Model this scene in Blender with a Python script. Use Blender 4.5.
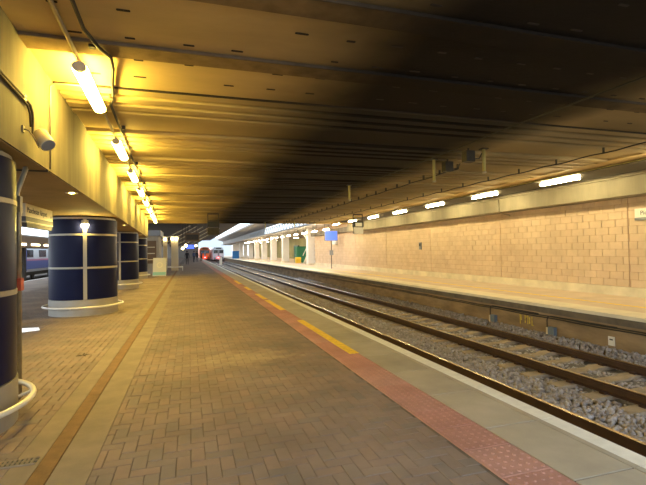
import bpy, math, random
import numpy as np
from mathutils import Matrix, Vector
random.seed(7); rng = np.random.default_rng(7)
for o in list(bpy.data.objects): bpy.data.objects.remove(o)
S = bpy.context.scene; COL = S.collection
R = math.radians

# ------------------------------------------------------------------ camera
EYE = 1.5
FOC, YAW, PITCH, ROLL = 435.0, 0.29926, 0.018205, 0.016093
cy, sy, cp, sp = math.cos(YAW), math.sin(YAW), math.cos(PITCH), math.sin(PITCH)
fw = Vector((sy*cp, cy*cp, sp)); rt = Vector((cy, -sy, 0)); up = rt.cross(fw)
r2 = rt*math.cos(ROLL) - up*math.sin(ROLL); u2 = rt*math.sin(ROLL) + up*math.cos(ROLL)
cam = bpy.data.cameras.new('camera'); cam.sensor_width = 36; cam.sensor_fit = 'HORIZONTAL'
cam.lens = FOC/646*36; cam.clip_start = .05; cam.clip_end = 600
co = bpy.data.objects.new('camera', cam); COL.objects.link(co)
co.matrix_world = Matrix(((r2.x, u2.x, -fw.x, 0), (r2.y, u2.y, -fw.y, 0), (r2.z, u2.z, -fw.z, EYE), (0, 0, 0, 1)))
S.camera = co

# ------------------------------------------------------------------ world and exposure
W = bpy.data.worlds.new('overcast_sky'); S.world = W; W.use_nodes = True
nt = W.node_tree; bg = nt.nodes['Background']
bg.inputs['Color'].default_value = (.78, .90, 1, 1); bg.inputs['Strength'].default_value = 1.9
vs = S.view_settings; vs.view_transform = 'Standard'; vs.look = 'None'; vs.gamma = 1; vs.exposure = 0.9
vs.use_curve_mapping = False
LEFT_LAMP = ((1.0, .71, .12), 62.0)
RIGHT_LAMP = ((1.0, .82, .41), 80.0)

# ------------------------------------------------------------------ materials
MATS = {}
def mat(name, col, rough=.8, metal=0, var=.0, scale=4., bump=0., bscale=60., stretch=(1, 1, 1), emit=None, estr=0., col2=None, spec=.5,
        rnd=None, island=False, soot=None, stain=None):
    """principled material with object/world noise in colour and fine relief"""
    if name in MATS: return MATS[name]
    m = bpy.data.materials.new(name); MATS[name] = m; m.use_nodes = True
    t = m.node_tree; n = t.nodes; b = n['Principled BSDF']; L = t.links.new
    b.inputs['Roughness'].default_value = rough; b.inputs['Metallic'].default_value = metal
    b.inputs['Specular IOR Level'].default_value = spec
    c4 = lambda c: (c[0], c[1], c[2], 1)
    b.inputs['Base Color'].default_value = c4(col)
    cur = None
    geo = n.new('ShaderNodeNewGeometry')
    if var or col2 or bump or soot:
        mp = n.new('ShaderNodeMapping'); mp.inputs['Scale'].default_value = stretch
        L(geo.outputs['Position'], mp.inputs['Vector'])
    def mix(fac, a, bcol, mode='MIX'):
        x = n.new('ShaderNodeMix'); x.data_type = 'RGBA'; x.blend_type = mode
        if hasattr(fac, 'is_output'): L(fac, x.inputs[0])
        else: x.inputs[0].default_value = fac
        for v, i in ((a, 6), (bcol, 7)):
            if hasattr(v, 'is_output'): L(v, x.inputs[i])
            else: x.inputs[i].default_value = c4(v)
        return x.outputs[2]
    def ramp(v, lo, hi, a=0., bb=1.):
        r = n.new('ShaderNodeMapRange'); r.inputs[1].default_value = lo; r.inputs[2].default_value = hi
        r.inputs[3].default_value = a; r.inputs[4].default_value = bb; L(v, r.inputs[0]); return r.outputs[0]
    cur = col
    if rnd:   # palette by object or by island
        if island: src = geo.outputs['Random Per Island']
        else:
            oi = n.new('ShaderNodeObjectInfo'); src = oi.outputs['Random']
        cr = n.new('ShaderNodeValToRGB'); cr.color_ramp.interpolation = 'LINEAR'
        e = cr.color_ramp.elements
        for i, c in enumerate(rnd):
            p = i/(len(rnd)-1)
            el = e[i] if i < 2 else e.new(p)
            el.position = p; el.color = c4(c)
        e[0].position = 0
        L(src, cr.inputs[0]); cur = cr.outputs[0]
    if var or col2:
        no = n.new('ShaderNodeTexNoise'); no.inputs['Scale'].default_value = scale; no.inputs['Detail'].default_value = 5
        no.inputs['Roughness'].default_value = .6; L(mp.outputs[0], no.inputs['Vector'])
        f = ramp(no.outputs['Fac'], .3, .7)
        if col2: cur = mix(f, cur, col2)
        else:
            g = ramp(no.outputs['Fac'], .3, .7, 1-var, 1+var*.6)
            cb = n.new('ShaderNodeCombineColor')
            for i in range(3): L(g, cb.inputs[i])
            cur = mix(1.0, cur, cb.outputs[0], 'MULTIPLY')
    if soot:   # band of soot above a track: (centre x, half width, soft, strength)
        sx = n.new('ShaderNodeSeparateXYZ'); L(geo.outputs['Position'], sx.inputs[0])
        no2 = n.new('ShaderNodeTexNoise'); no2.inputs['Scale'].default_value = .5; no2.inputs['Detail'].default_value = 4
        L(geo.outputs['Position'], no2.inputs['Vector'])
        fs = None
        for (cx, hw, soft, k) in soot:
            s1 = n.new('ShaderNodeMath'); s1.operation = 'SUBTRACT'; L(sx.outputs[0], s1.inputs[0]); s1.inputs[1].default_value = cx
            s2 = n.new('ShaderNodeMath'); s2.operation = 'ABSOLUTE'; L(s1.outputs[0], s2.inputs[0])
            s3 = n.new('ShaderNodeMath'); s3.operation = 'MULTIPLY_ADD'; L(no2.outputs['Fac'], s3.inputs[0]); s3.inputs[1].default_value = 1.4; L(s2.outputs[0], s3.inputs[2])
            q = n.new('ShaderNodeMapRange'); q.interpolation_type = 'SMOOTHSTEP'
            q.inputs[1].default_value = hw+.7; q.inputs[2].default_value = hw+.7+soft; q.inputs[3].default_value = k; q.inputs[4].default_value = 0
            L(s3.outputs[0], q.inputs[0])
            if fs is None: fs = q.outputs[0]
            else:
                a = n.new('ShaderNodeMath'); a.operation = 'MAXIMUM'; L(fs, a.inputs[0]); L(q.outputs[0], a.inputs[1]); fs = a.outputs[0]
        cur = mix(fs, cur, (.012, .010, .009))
    if stain:   # pale worn patch of its own shape: (x, y, rx, ry, colour)
        mp2 = n.new('ShaderNodeMapping'); mp2.vector_type = 'POINT'; px, py, rx, ry, sc_ = stain
        mp2.inputs['Location'].default_value = (-px/rx, -py/ry, 0); mp2.inputs['Scale'].default_value = (1/rx, 1/ry, 0); L(geo.outputs['Position'], mp2.inputs['Vector'])
        ln = n.new('ShaderNodeVectorMath'); ln.operation = 'LENGTH'; L(mp2.outputs[0], ln.inputs[0])
        n3 = n.new('ShaderNodeTexNoise'); n3.inputs['Scale'].default_value = 5; n3.inputs['Detail'].default_value = 6; L(geo.outputs['Position'], n3.inputs['Vector'])
        ad = n.new('ShaderNodeMath'); ad.operation = 'MULTIPLY_ADD'; ad.inputs[1].default_value = 2.2; L(n3.outputs['Fac'], ad.inputs[0]); L(ln.outputs['Value'], ad.inputs[2])
        cur = mix(ramp(ad.outputs[0], 1.2, 2.1, .6, 0.), cur, sc_)
    if hasattr(cur, 'is_output'): L(cur, b.inputs['Base Color'])
    if bump:
        nb = n.new('ShaderNodeTexNoise'); nb.inputs['Scale'].default_value = bscale; nb.inputs['Detail'].default_value = 4
        L(mp.outputs[0], nb.inputs['Vector'])
        bp = n.new('ShaderNodeBump'); bp.inputs['Strength'].default_value = bump; bp.inputs['Distance'].default_value = .01
        L(nb.outputs['Fac'], bp.inputs['Height']); L(bp.outputs[0], b.inputs['Normal'])
    if emit:
        b.inputs['Emission Color'].default_value = c4(emit); b.inputs['Emission Strength'].default_value = estr
    return m

BRICK = [(.225, .172, .14), (.25, .183, .148), (.21, .17, .145), (.262, .196, .158), (.205, .17, .148), (.245, .178, .142)]
M = dict(
 brick=mat('paving_brick', BRICK[0], .75, spec=.25, var=.28, scale=1.1, bump=.15, bscale=90, rnd=BRICK, stain=(.75, 6.25, .9, .5, (.42, .34, .24))),
 brick_far=mat('paving_brick_field', BRICK[0], .75, spec=.25, var=.28, scale=1.1, bump=.15, bscale=90, rnd=BRICK, island=True, stain=(.75, 6.25, .9, .5, (.42, .34, .24))),
 joint=mat('sand_joint', (.14, .105, .08), .95, var=.3, scale=6),
 haunch=mat('channel_concrete', (.225, .18, .135), .8, var=.22, scale=3, bump=.2),
 rust=mat('rusty_channel', (.17, .085, .03), .75, var=.3, scale=7, bump=.3),
 tactile=mat('tactile_slab', (.42, .17, .13), .72, var=.22, scale=2.2, bump=.2, bscale=120, rnd=[(.38, .18, .145), (.47, .235, .185), (.42, .195, .155), (.45, .245, .20)]),
 coping=mat('coping_stone', (.38, .34, .27), .7, var=.2, scale=1.6, bump=.2, rnd=[(.36, .32, .25), (.42, .37, .29), (.38, .34, .28)]),
 white_paint=mat('white_line_paint', (.80, .78, .72), .6, var=.12, scale=9),
 yellow_paint=mat('yellow_line_paint', (.85, .58, .02), .6, var=.3, scale=14),
 conc=mat('bare_concrete', (.36, .31, .24), .85, var=.2, scale=2, bump=.3, bscale=40),
 beam=mat('board_marked_concrete', (.155, .132, .09), .8, var=.42, scale=3.2, stretch=(1, 1, .12), bump=.3, bscale=30),
 soffit=mat('soffit_concrete', (.32, .22, .08), .85, var=.25, scale=1.2, bump=.2),
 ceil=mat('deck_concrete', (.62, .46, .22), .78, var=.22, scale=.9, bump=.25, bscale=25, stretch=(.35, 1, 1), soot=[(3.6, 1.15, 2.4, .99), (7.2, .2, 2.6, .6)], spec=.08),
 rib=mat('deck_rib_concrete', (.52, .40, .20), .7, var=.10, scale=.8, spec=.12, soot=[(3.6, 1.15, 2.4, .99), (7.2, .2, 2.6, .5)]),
 slot=mat('slot_shadow_gap', (.03, .022, .015), .95),
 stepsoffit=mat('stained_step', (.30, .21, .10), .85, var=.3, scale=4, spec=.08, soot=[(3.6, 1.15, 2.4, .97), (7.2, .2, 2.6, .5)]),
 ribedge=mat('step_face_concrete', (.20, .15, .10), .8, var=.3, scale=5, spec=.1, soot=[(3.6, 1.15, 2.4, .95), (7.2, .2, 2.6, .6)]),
 block=mat('pink_block', (.60, .36, .22), .8, var=.12, scale=2.0, bump=.2, rnd=[(.58, .43, .29), (.63, .48, .325), (.60, .45, .305), (.65, .50, .345)]),
 block_far=mat('pink_block_field', (.60, .36, .22), .8, var=.12, scale=2.0, bump=.2, island=True, rnd=[(.58, .43, .29), (.63, .48, .325), (.60, .45, .305), (.65, .50, .345)]),
 mortar=mat('block_mortar', (.48, .33, .22), .9),
 kerb=mat('wall_kerb', (.72, .64, .46), .8, var=.2, scale=1.5),
 fplat=mat('opposite_paving', (.62, .49, .37), .75, var=.15, scale=1.5, bump=.1),
 fcoping=mat('opposite_coping', (.74, .66, .50), .75, var=.12, scale=2),
 fface=mat('platform_face', (.30, .21, .12), .9, var=.4, scale=1.8, bump=.4, stretch=(1, .5, 1.6)),
 fnib=mat('platform_face_nib', (.15, .12, .09), .9, var=.35, scale=2.5, bump=.3),  # dark brown also holds the shade under the coping overhang
 ballast=mat('ballast_stone', (.2, .19, .19), .9, var=.15, scale=3, island=True, rnd=[(.27, .23, .22), (.42, .385, .38), (.34, .29, .275), (.50, .47, .47), (.25, .225, .225), (.39, .33, .30)]),
 ballast_base=mat('ballast_bed', (.17, .15, .135), .95, var=.4, scale=25, bump=.8, bscale=30),
 sleeper=mat('concrete_sleeper', (.36, .28, .19), .9, var=.3, scale=4, bump=.3),
 railrust=mat('rail_side', (.055, .024, .013), .7, var=.3, scale=5, bump=.2),
 railtop=mat('rail_head', (.72, .62, .50), .22, 1.0),
 blue=mat('navy_enamel', (.006, .008, .040), .35, spec=.1, var=.15, scale=3),
 cream_metal=mat('cream_metal_strip', (.36, .32, .25), .4, .3),
 base=mat('column_base_metal', (.36, .33, .28), .42, .35, var=.12, scale=3),
 railing=mat('pale_tube', (.70, .66, .58), .35, .2),
 black=mat('black_plastic', (.012, .012, .012), .5),
 dark=mat('dark_steel', (.045, .038, .03), .6, .3, var=.3, scale=8),
 pipe=mat('galvanised_pipe', (.34, .30, .22), .4, .6, var=.2, scale=8),
 yellowpipe=mat('yellow_conduit', (.42, .36, .12), .5, .2),
 cable=mat('black_cable', (.02, .017, .013), .6),
 housing=mat('lamp_housing', (.62, .58, .5), .5),
 lampL=mat('left_tube_glow', (1, .9, .7), .4, emit=LEFT_LAMP[0], estr=LEFT_LAMP[1]),
 lampR=mat('right_tube_glow', (1, .9, .7), .4, emit=RIGHT_LAMP[0], estr=RIGHT_LAMP[1]),
 lampF=mat('far_tube_glow', (1, .9, .7), .4, emit=(1, .80, .5), estr=60),
 spot=mat('bulb_glow', (1, .9, .7), .4, emit=(1, .75, .2), estr=220),
 recess=mat('recess_glow', (1, .9, .7), .4, emit=(1, .85, .5), estr=5),
 downlight=mat('downlight_glow', (1, .9, .7), .4, emit=(1, .72, .14), estr=1000),
 globe=mat('globe_glow', (1, .9, .7), .4, emit=(1, .78, .38), estr=16),
 red=mat('red_tail_lamp', (.8, .05, .04), .4, emit=(1, .05, .045), estr=22),
 screen=mat('blue_screen', (.05, .1, .5), .3, emit=(.08, .16, .95), estr=.7),
 white=mat('white_enamel', (.78, .75, .68), .4),
 cream=mat('cream_enamel', (.62, .53, .36), .5),
 grey=mat('grey_enamel', (.22, .23, .25), .5),
 bluegrey=mat('blue_grey_box', (.15, .19, .24), .5),
 ink=mat('sign_lettering', (.06, .055, .06), .6),
 redbox=mat('red_alarm_box', (.42, .07, .035), .5),
 skin=mat('skin', (.5, .3, .22), .6),
 cloth=mat('dark_clothes', (.03, .03, .04), .9),
 cloth2=mat('blue_clothes', (.06, .08, .16), .9),
 green=mat('green_cabinet', (.02, .16, .08), .6),
 yellow=mat('yellow_plastic', (.75, .5, .03), .5),
 brown=mat('brown_board', (.13, .075, .035), .6),
 column_white=mat('pale_column', (.75, .72, .66), .6, var=.08, scale=1),
 roof_dark=mat('dark_roof', (.10, .085, .07), .85, var=.2, scale=1.5),
 roof_grey=mat('grey_roof_soffit', (.30, .27, .24), .85, var=.15, scale=.8),
 truss=mat('truss_steel', (.16, .20, .22), .5, .3),
 facade=mat('pale_facade', (.40, .46, .52), .7),
 glass=mat('dark_glass', (.03, .04, .05), .12),
 trainred=mat('orange_train_front', (.75, .17, .04), .45),
 trainwhite=mat('pale_train_front', (.62, .66, .72), .45),
 trainblue=mat('blue_train_side', (.10, .15, .48), .4),
 trainpink=mat('pink_train_stripe', (.55, .22, .38), .4),
 interior=mat('concourse_wall', (.34, .33, .16), .8, var=.3, scale=.6),
 plate=mat('pale_gloss_patch', (.92, .93, .95), .12, .0, spec=1.0),  # very pale and glossy, for the patch on the paving
 leaf=mat('dead_leaf', (.05, .035, .02), .9),
 bin=mat('blue_bin', (.02, .16, .42), .5),
 aboard=mat('poster_sheet', (.66, .66, .66), .5),
 cyan=mat('cyan_strip', (.25, .55, .6), .5),
)

# ------------------------------------------------------------------ mesh helpers
class MB:
    def __init__(s): s.v = []; s.f = []; s.mi = []
    def add(s, v, f, mi=0):
        b = len(s.v); s.v += [tuple(p) for p in v]; s.f += [tuple(i+b for i in q) for q in f]; s.mi += [mi]*len(f); return s
    def box(s, x0, x1, y0, y1, z0, z1, mi=0):
        v = [(x, y, z) for z in (z0, z1) for y in (y0, y1) for x in (x0, x1)]
        return s.add(v, [(0, 2, 3, 1), (4, 5, 7, 6), (0, 1, 5, 4), (2, 6, 7, 3), (0, 4, 6, 2), (1, 3, 7, 5)], mi)
    def bar(s, a, b, w, h=None, mi=0):
        """rectangular bar from a to b"""
        a, b = Vector(a), Vector(b); d = (b-a).normalized(); h = h or w
        r = d.cross(Vector((0, 0, 1)))
        if r.length < 1e-4: r = Vector((1, 0, 0))
        r.normalize(); u = r.cross(d)
        v = [p + r*i*w/2 + u*j*h/2 for p in (a, b) for (i, j) in ((-1, -1), (1, -1), (1, 1), (-1, 1))]
        return s.add(v, [(3, 2, 1, 0), (4, 5, 6, 7)] + [(k, (k+1) % 4, 4+(k+1) % 4, 4+k) for k in range(4)], mi)
    def tube(s, pts, r, n=8, mi=0, caps=True):
        pts = [Vector(p) for p in pts]; N = len(pts); v = []; ref = None
        for i, p in enumerate(pts):
            d = (pts[min(i+1, N-1)] - pts[max(i-1, 0)]).normalized()
            if ref is None: ref = Vector((0, 0, 1)) if abs(d.z) < .9 else Vector((1, 0, 0))
            a = d.cross(ref).normalized(); b = d.cross(a).normalized(); ref = -b if (-b).dot(ref) > 0 else b
            rr = r[i] if isinstance(r, (list, tuple)) else r
            v += [p + (a*math.cos(2*math.pi*k/n) + b*math.sin(2*math.pi*k/n))*rr for k in range(n)]
        f = [(i*n+k, i*n+(k+1) % n, (i+1)*n+(k+1) % n, (i+1)*n+k) for i in range(N-1) for k in range(n)]
        if caps: f += [tuple(range(n))[::-1], tuple((N-1)*n+k for k in range(n))]
        return s.add(v, f, mi)
    def lathe(s, prof, n=32, a0=0., a1=2*math.pi, c=(0, 0, 0), mi=0):
        full = abs(a1-a0-2*math.pi) < 1e-6; m = n if full else n+1; P = len(prof); v = []
        for k in range(m):
            a = a0+(a1-a0)*k/n
            v += [(c[0]+q[0]*math.cos(a), c[1]+q[0]*math.sin(a), c[2]+q[1]) for q in prof]
        f = [(k*P+i, ((k+1) % m)*P+i, ((k+1) % m)*P+i+1, k*P+i+1) for k in range(n) for i in range(P-1)]
        return s.add(v, f, mi)
    def prism(s, poly, x0, x1, axis='x', mi=0):
        n = len(poly); g = {'x': lambda t, p: (t, p[0], p[1]), 'y': lambda t, p: (p[0], t, p[1]), 'z': lambda t, p: (p[0], p[1], t)}[axis]
        v = [g(t, p) for t in (x0, x1) for p in poly]
        return s.add(v, [tuple(range(n)), tuple(range(2*n-1, n-1, -1))] + [(k, n+k, n+(k+1) % n, (k+1) % n) for k in range(n)], mi)
    def mesh(s, name, mats, smooth=False):
        me = bpy.data.meshes.new(name); me.from_pydata(s.v, [], s.f)
        for m in (mats if isinstance(mats, (list, tuple)) else [mats]): me.materials.append(m)
        if any(s.mi): me.polygons.foreach_set('material_index', s.mi)
        if smooth: me.polygons.foreach_set('use_smooth', [True]*len(s.f))
        me.update(); return me
    def build(s, name, mats, parent=None, smooth=False, **kw):
        me = s.mesh(name, mats, smooth)
        import bmesh
        b = bmesh.new(); b.from_mesh(me); bmesh.ops.recalc_face_normals(b, faces=b.faces); b.to_mesh(me); b.free()
        return link(name, me, parent, **kw)
def link(name, data, parent=None, loc=None, rotz=None, label=None, cat=None, group=None, kind=None):
    o = bpy.data.objects.new(name, data); COL.objects.link(o)
    if parent: o.parent = parent
    if loc: o.location = loc
    if rotz is not None: o.rotation_euler = (0, 0, rotz)
    return tag(o, label, cat, group, kind)
def tag(o, label=None, cat=None, group=None, kind=None):
    for k, v in (('label', label), ('category', cat), ('group', group), ('kind', kind)):
        if v: o[k] = v
    return o
def thing(name, loc, label, cat, group=None, rotz=0): return link(name, None, None, loc, rotz, label, cat, group)
def copy_tree(o, parent=None, loc=None, rotz=None, label=None):
    c = o.copy(); COL.objects.link(c); c.parent = parent
    if loc: c.location = loc
    if rotz is not None: c.rotation_euler = (0, 0, rotz)
    if label: c['label'] = label
    for ch in o.children: copy_tree(ch, c)
    return c
def text(name, body, size, m, parent, loc, rot, ext=.002, sx=1):
    cu = bpy.data.curves.new(name, 'FONT'); cu.body = body; cu.size = size; cu.extrude = ext; cu.materials.append(m)
    tmp = bpy.data.objects.new('tmp', cu); COL.objects.link(tmp); dg = bpy.context.evaluated_depsgraph_get(); dg.update()
    me = bpy.data.meshes.new_from_object(tmp.evaluated_get(dg)); bpy.data.objects.remove(tmp)
    o = link(name, me, parent, loc); o.rotation_euler = rot; o.scale = (sx, 1, 1); return o

# levels (m): platform top z = 0, deck soffit CZ, beam soffit BZ, rail head RZ
CZ, BZ, RZ = 3.52, 2.45, -.77
SK = .0376                                   # the columns and edge beam run at a slight angle to the track
def B(lat, y): return (lat*math.cos(SK) - y*math.sin(SK), lat*math.sin(SK) + y*math.cos(SK))
Y0, Y1 = -.5, 30.                            # ends of the bridge deck

# ================================================================== near platform
fl = MB()
fl.box(-9.1, 3.0, Y0-14, 130, -1.1, -.008)
floor = fl.build('floor', M['joint'], kind='structure', label='brick paved station platform floor')
MB().box(-9.1, -9.0, Y0-14, 130, -.03, 0).build('platform_edge_line', M['white_paint'], floor)
# paving bricks, 90 degree herringbone
def herring(x0, x1, y0, y1, u=.1):
    out = []; i0, i1 = int(x0/u)-3, int(x1/u)+3; j0, j1 = int(y0/u)-3, int(y1/u)+3
    for i in range(i0, i1):
        for j in range(j0, j1):
            k = (i-j) % 4
            if k == 0: a = (i*u, (i+2)*u, j*u, (j+1)*u)
            elif k == 3: a = (i*u, (i+1)*u, j*u, (j+2)*u)
            else: continue
            b = (max(a[0], x0), min(a[1], x1), max(a[2], y0), min(a[3], y1))
            if b[1]-b[0] < .03 or b[3]-b[2] < .03: continue
            out.append((b, k, abs((b[1]-b[0])*(b[3]-b[2])-2*u*u) < 1e-6))
    return out
def brick_mesh(mb, w, l, cx=0, cy_=0, dz=0, g=.0025, c=.003):
    w, l = w/2-g, l/2-g
    v = [(cx+sx*w, cy_+s_*l, -.03) for sx, s_ in ((-1, -1), (1, -1), (1, 1), (-1, 1))]
    v += [(cx+sx*w, cy_+s_*l, dz-c) for sx, s_ in ((-1, -1), (1, -1), (1, 1), (-1, 1))]
    v += [(cx+sx*(w-c), cy_+s_*(l-c), dz) for sx, s_ in ((-1, -1), (1, -1), (1, 1), (-1, 1))]
    f = [(8, 9, 10, 11)] + [(4+k, 4+(k+1) % 4, 8+(k+1) % 4, 8+k) for k in range(4)] + [(k, (k+1) % 4, 4+(k+1) % 4, 4+k) for k in range(4)]
    mb.add(v, f)
mh = MB(); brick_mesh(mh, .2, .1); mh = mh.mesh('paving_brick', M['brick'])
mv = MB(); brick_mesh(mv, .1, .2); mv = mv.mesh('paving_brick', M['brick'])
def seen(x, y, z=0, m=12):
    d = Vector((x, y, z-EYE)); k = d.dot(fw)
    if k < .3: return None
    px, py = 323+FOC*d.dot(r2)/k, 242.5-FOC*d.dot(u2)/k
    return k if -m < px < 646+m and -m < py < 485+m else None
allb = herring(-.66, 1.925, 1.2, 46)
cand = []
for i, (b, k, whole) in enumerate(allb):
    d = seen((b[0]+b[1])/2, (b[2]+b[3])/2)
    if whole and d: cand.append((d, i))
cand.sort(); near = {i for _, i in cand[:300]}
field = MB()
for i, (b, k, whole) in enumerate(allb):
    cx, cy_ = (b[0]+b[1])/2, (b[2]+b[3])/2; dz = random.uniform(-.002, .002)
    if i in near: link('brick', mh if k == 0 else mv, floor, (cx, cy_, dz))
    else: brick_mesh(field, b[1]-b[0], b[3]-b[2], cx, cy_, dz)
link('brick_paving', field.mesh('brick_paving', M['brick_far']), floor, kind='stuff')
field = MB()
for (b, k, whole) in herring(-6.4, -1.22, 1.2, 36):
    brick_mesh(field, b[1]-b[0], b[3]-b[2], (b[0]+b[1])/2, (b[2]+b[3])/2, random.uniform(-.002, .002))
link('column_side_brick_paving', field.mesh('brick_paving', M['brick_far']), floor, kind='stuff')
far = MB(); far.box(-.66, 1.925, 46, 130, -.03, -.002); far.box(-9, -1.22, 36, 130, -.03, -.002); far.box(-9, -6.4, Y0-14, 36, -.03, -.002); far.box(-6.4, 1.925, Y0-14, 1.2, -.03, -.002)
far.build('far_paving', mat('far_paving', (.235, .178, .145), .75, spec=.25, var=.25, scale=1.1), floor)
# drain channel with its concrete haunches
for xa, xb, nm in ((-1.22, -1.045, 'channel_haunch'), (-.915, -.66, 'channel_haunch')):
    MB().box(xa, xb, 1.2, 60, -.03, .0).build(nm, M['haunch'], floor)
for k in range(30):
    MB().box(-1.04, -.92, 1.2+k*2, 3.19+k*2, -.03, .003).build('drain_channel_cover', M['rust'], floor)
# grating running off to the nearest column
gr = thing('drain_grating', (-1.65, 3.68, .001), 'narrow dark slotted drain grating set in the paving by the rusty channel', 'grating')
g = MB(); g.box(-.58, .58, -.055, -.045, 0, .008); g.box(-.58, .58, .045, .055, 0, .008); g.box(-.58, .58, -.005, .005, 0, .008); g.build('frame', M['haunch'], gr)
MB().box(-.58, .58, -.045, .045, 0, .002).build('slot_gap', M['black'], gr)
g0 = None
for k in range(38):
    x = -.56+k*.03
    if g0 is None: g0 = MB().box(-.008, .008, -.045, .045, .001, .008).build('slat', M['haunch'], gr, loc=(x, 0, 0))
    else: c = g0.copy(); COL.objects.link(c); c.location = (x, 0, 0)
# tactile paving
XT0, XT1, XE = 1.93, 2.34, 3.07
t = MB(); brick_mesh(t, .41, .40, g=.002, c=.004)
for i in range(6):
    for j in range(6):
        cx, cy_ = -.165+i*.066, -.165+j*.066; n = 6
        v = [(cx+rr*math.cos(k*math.pi/3), cy_+rr*math.sin(k*math.pi/3), z) for rr, z in ((.0145, 0), (.010, .006)) for k in range(6)]
        t.add(v, [(k, (k+1) % 6, 6+(k+1) % 6, 6+k) for k in range(6)] + [tuple(range(6, 12))])
tm = t.mesh('tactile_slab', M['tactile'])
for k in range(110): link('tactile_slab', tm, floor, ((XT0+XT1)/2, 1.4+.4*k, .0))
MB().box(XT0, XT1, 45.2, 130, -.03, 0).build('far_tactile_strip', M['tactile'], floor)
# coping slabs and painted nosing stones (joint pitch 0.87 m, a joint at 3.09)
cs = MB(); brick_mesh(cs, .515, .868, g=.006, c=.002); cs = cs.mesh('coping_slab', M['coping'])
ns = MB(); ns.box(-.102, .105, -.431, .431, -.18, 0); ns = ns.mesh('nosing_stone', M['coping'])
wp = MB(); wp.box(-.05, .1055, -.432, .432, -.02, .0025); wp = wp.mesh('white_line', M['white_paint'])
for k in range(145):
    y = 3.09-.435+.87*(k-2)
    link('coping_slab', cs, floor, (2.6, y, .001))
    o = link('nosing_stone', ns, floor, (2.965, y, random.uniform(-.001, .001)))
    link('white_line', wp, o)
for (ya, yb) in ((5.92, 9.15), (10.92, 13.3), (13.6, 15.4), (17.1, 18.7), (20.5, 23)):
    m = MB(); y = ya
    while y < yb:
        l = min(.87, yb-y); m.box(2.205+random.uniform(-.004, .004), 2.345, y, y+l-.004, 0, .006); y += l
    m.build('yellow_dash', M['yellow_paint'], floor)

# ================================================================== track bed
tb = MB(); tb.box(2.9, 9.1, Y0-14, 180, -1.3, -1.0)
bed = tb.build('ground_track_bed', M['ballast_base'], kind='structure', label='dark ballast bed between the two platforms')
ICO = None
def icosa():
    p = (1+5**.5)/2
    v = np.array([(-1, p, 0), (1, p, 0), (-1, -p, 0), (1, -p, 0), (0, -1, p), (0, 1, p), (0, -1, -p), (0, 1, -p), (p, 0, -1), (p, 0, 1), (-p, 0, -1), (-p, 0, 1)], float)
    v /= np.linalg.norm(v[0])
    f = np.array([(0, 11, 5), (0, 5, 1), (0, 1, 7), (0, 7, 10), (0, 10, 11), (1, 5, 9), (5, 11, 4), (11, 10, 2), (10, 7, 6), (7, 1, 8), (3, 9, 4), (3, 4, 2), (3, 2, 6), (3, 6, 8), (3, 8, 9), (4, 9, 5), (2, 4, 11), (6, 2, 10), (8, 6, 7), (9, 8, 1)])
    return v, f
def stones(regions):
    v0, f0 = icosa(); P = []; Sz = []
    for (x0, x1, y0, y1, dens, zf, size) in regions:
        n = int((x1-x0)*(y1-y0)*dens)
        x = rng.uniform(x0, x1, n); y = rng.uniform(y0, y1, n)
        P.append(np.stack([x, y, zf(x, y)+rng.uniform(-.02, .015, n)], 1)); Sz.append(rng.uniform(.6, 1.25, n)*size)
    P = np.concatenate(P); Sz = np.concatenate(Sz); n = len(P)
    sc = rng.uniform(.65, 1.25, (n, 1, 3)); jit = 1+rng.uniform(-.25, .25, (n, 12, 1))
    q = rng.normal(size=(n, 4)); q /= np.linalg.norm(q, axis=1)[:, None]; a, b, c, d = q.T
    Rm = np.stack([1-2*(c*c+d*d), 2*(b*c-a*d), 2*(b*d+a*c), 2*(b*c+a*d), 1-2*(b*b+d*d), 2*(c*d-a*b), 2*(b*d-a*c), 2*(c*d+a*b), 1-2*(b*b+c*c)], 1).reshape(n, 3, 3)
    V = np.einsum('nij,nkj->nki', Rm, v0[None]*sc*jit)*Sz[:, None, None] + P[:, None, :]
    F = (f0[None]+12*np.arange(n)[:, None, None]).reshape(-1, 3)
    me = bpy.data.meshes.new('ballast'); nv = n*12; nf = len(F)
    me.vertices.add(nv); me.vertices.foreach_set('co', V.reshape(-1).astype('f'))
    me.loops.add(nf*3); me.loops.foreach_set('vertex_index', F.reshape(-1).astype('i'))
    me.polygons.add(nf); me.polygons.foreach_set('loop_start', np.arange(0, nf*3, 3, dtype='i'))
    me.update(calc_edges=True); return me
R1, R3, R4, R0 = 4.96, 6.60, 8.12, 3.44
six = lambda x, y: -.945+.02*np.sin(x*3+y*.7)-.05*np.clip((x-6.0)/.25, 0, 1)
btw = lambda x, y: -1.02+.02*np.sin(x*9+y*5)
wal = lambda x, y: -.95+.16*np.clip((x-8.25)/.6, 0, 1)
bs = stones([(5.02, 6.52, 2.4, 13, 420, six, .038), (5.02, 6.52, 13, 34, 160, six, .055),
             (6.66, 8.06, 3.5, 14, 380, btw, .036), (6.66, 8.06, 14, 34, 120, btw, .055),
             (8.18, 8.97, 4, 16, 420, wal, .038), (8.18, 8.97, 16, 36, 160, wal, .055), (4.0, 4.9, 2.4, 12, 120, btw, .045)])
bs.materials.append(M['ballast'])
link('ballast', bs, None, kind='stuff', label='grey and brown crushed stone ballast lying around the rails', cat='ballast')
m = MB(); m.box(5.0, 6.56, 30, 180, -1, -.945); m.box(6.63, 8.1, 34, 180, -1, -.97); m.box(8.15, 8.97, 34, 180, -1, -.86); m.build('far_ballast_bed', M['ballast_base'], bed)
RAILP = [(-.070, -.165), (.070, -.165), (.070, -.150), (.018, -.135), (.012, -.05), (.035, -.04), (.035, -.006), (.027, 0), (-.027, 0), (-.035, -.006), (-.035, -.04), (-.012, -.05), (-.018, -.135), (-.070, -.150)]
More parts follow.
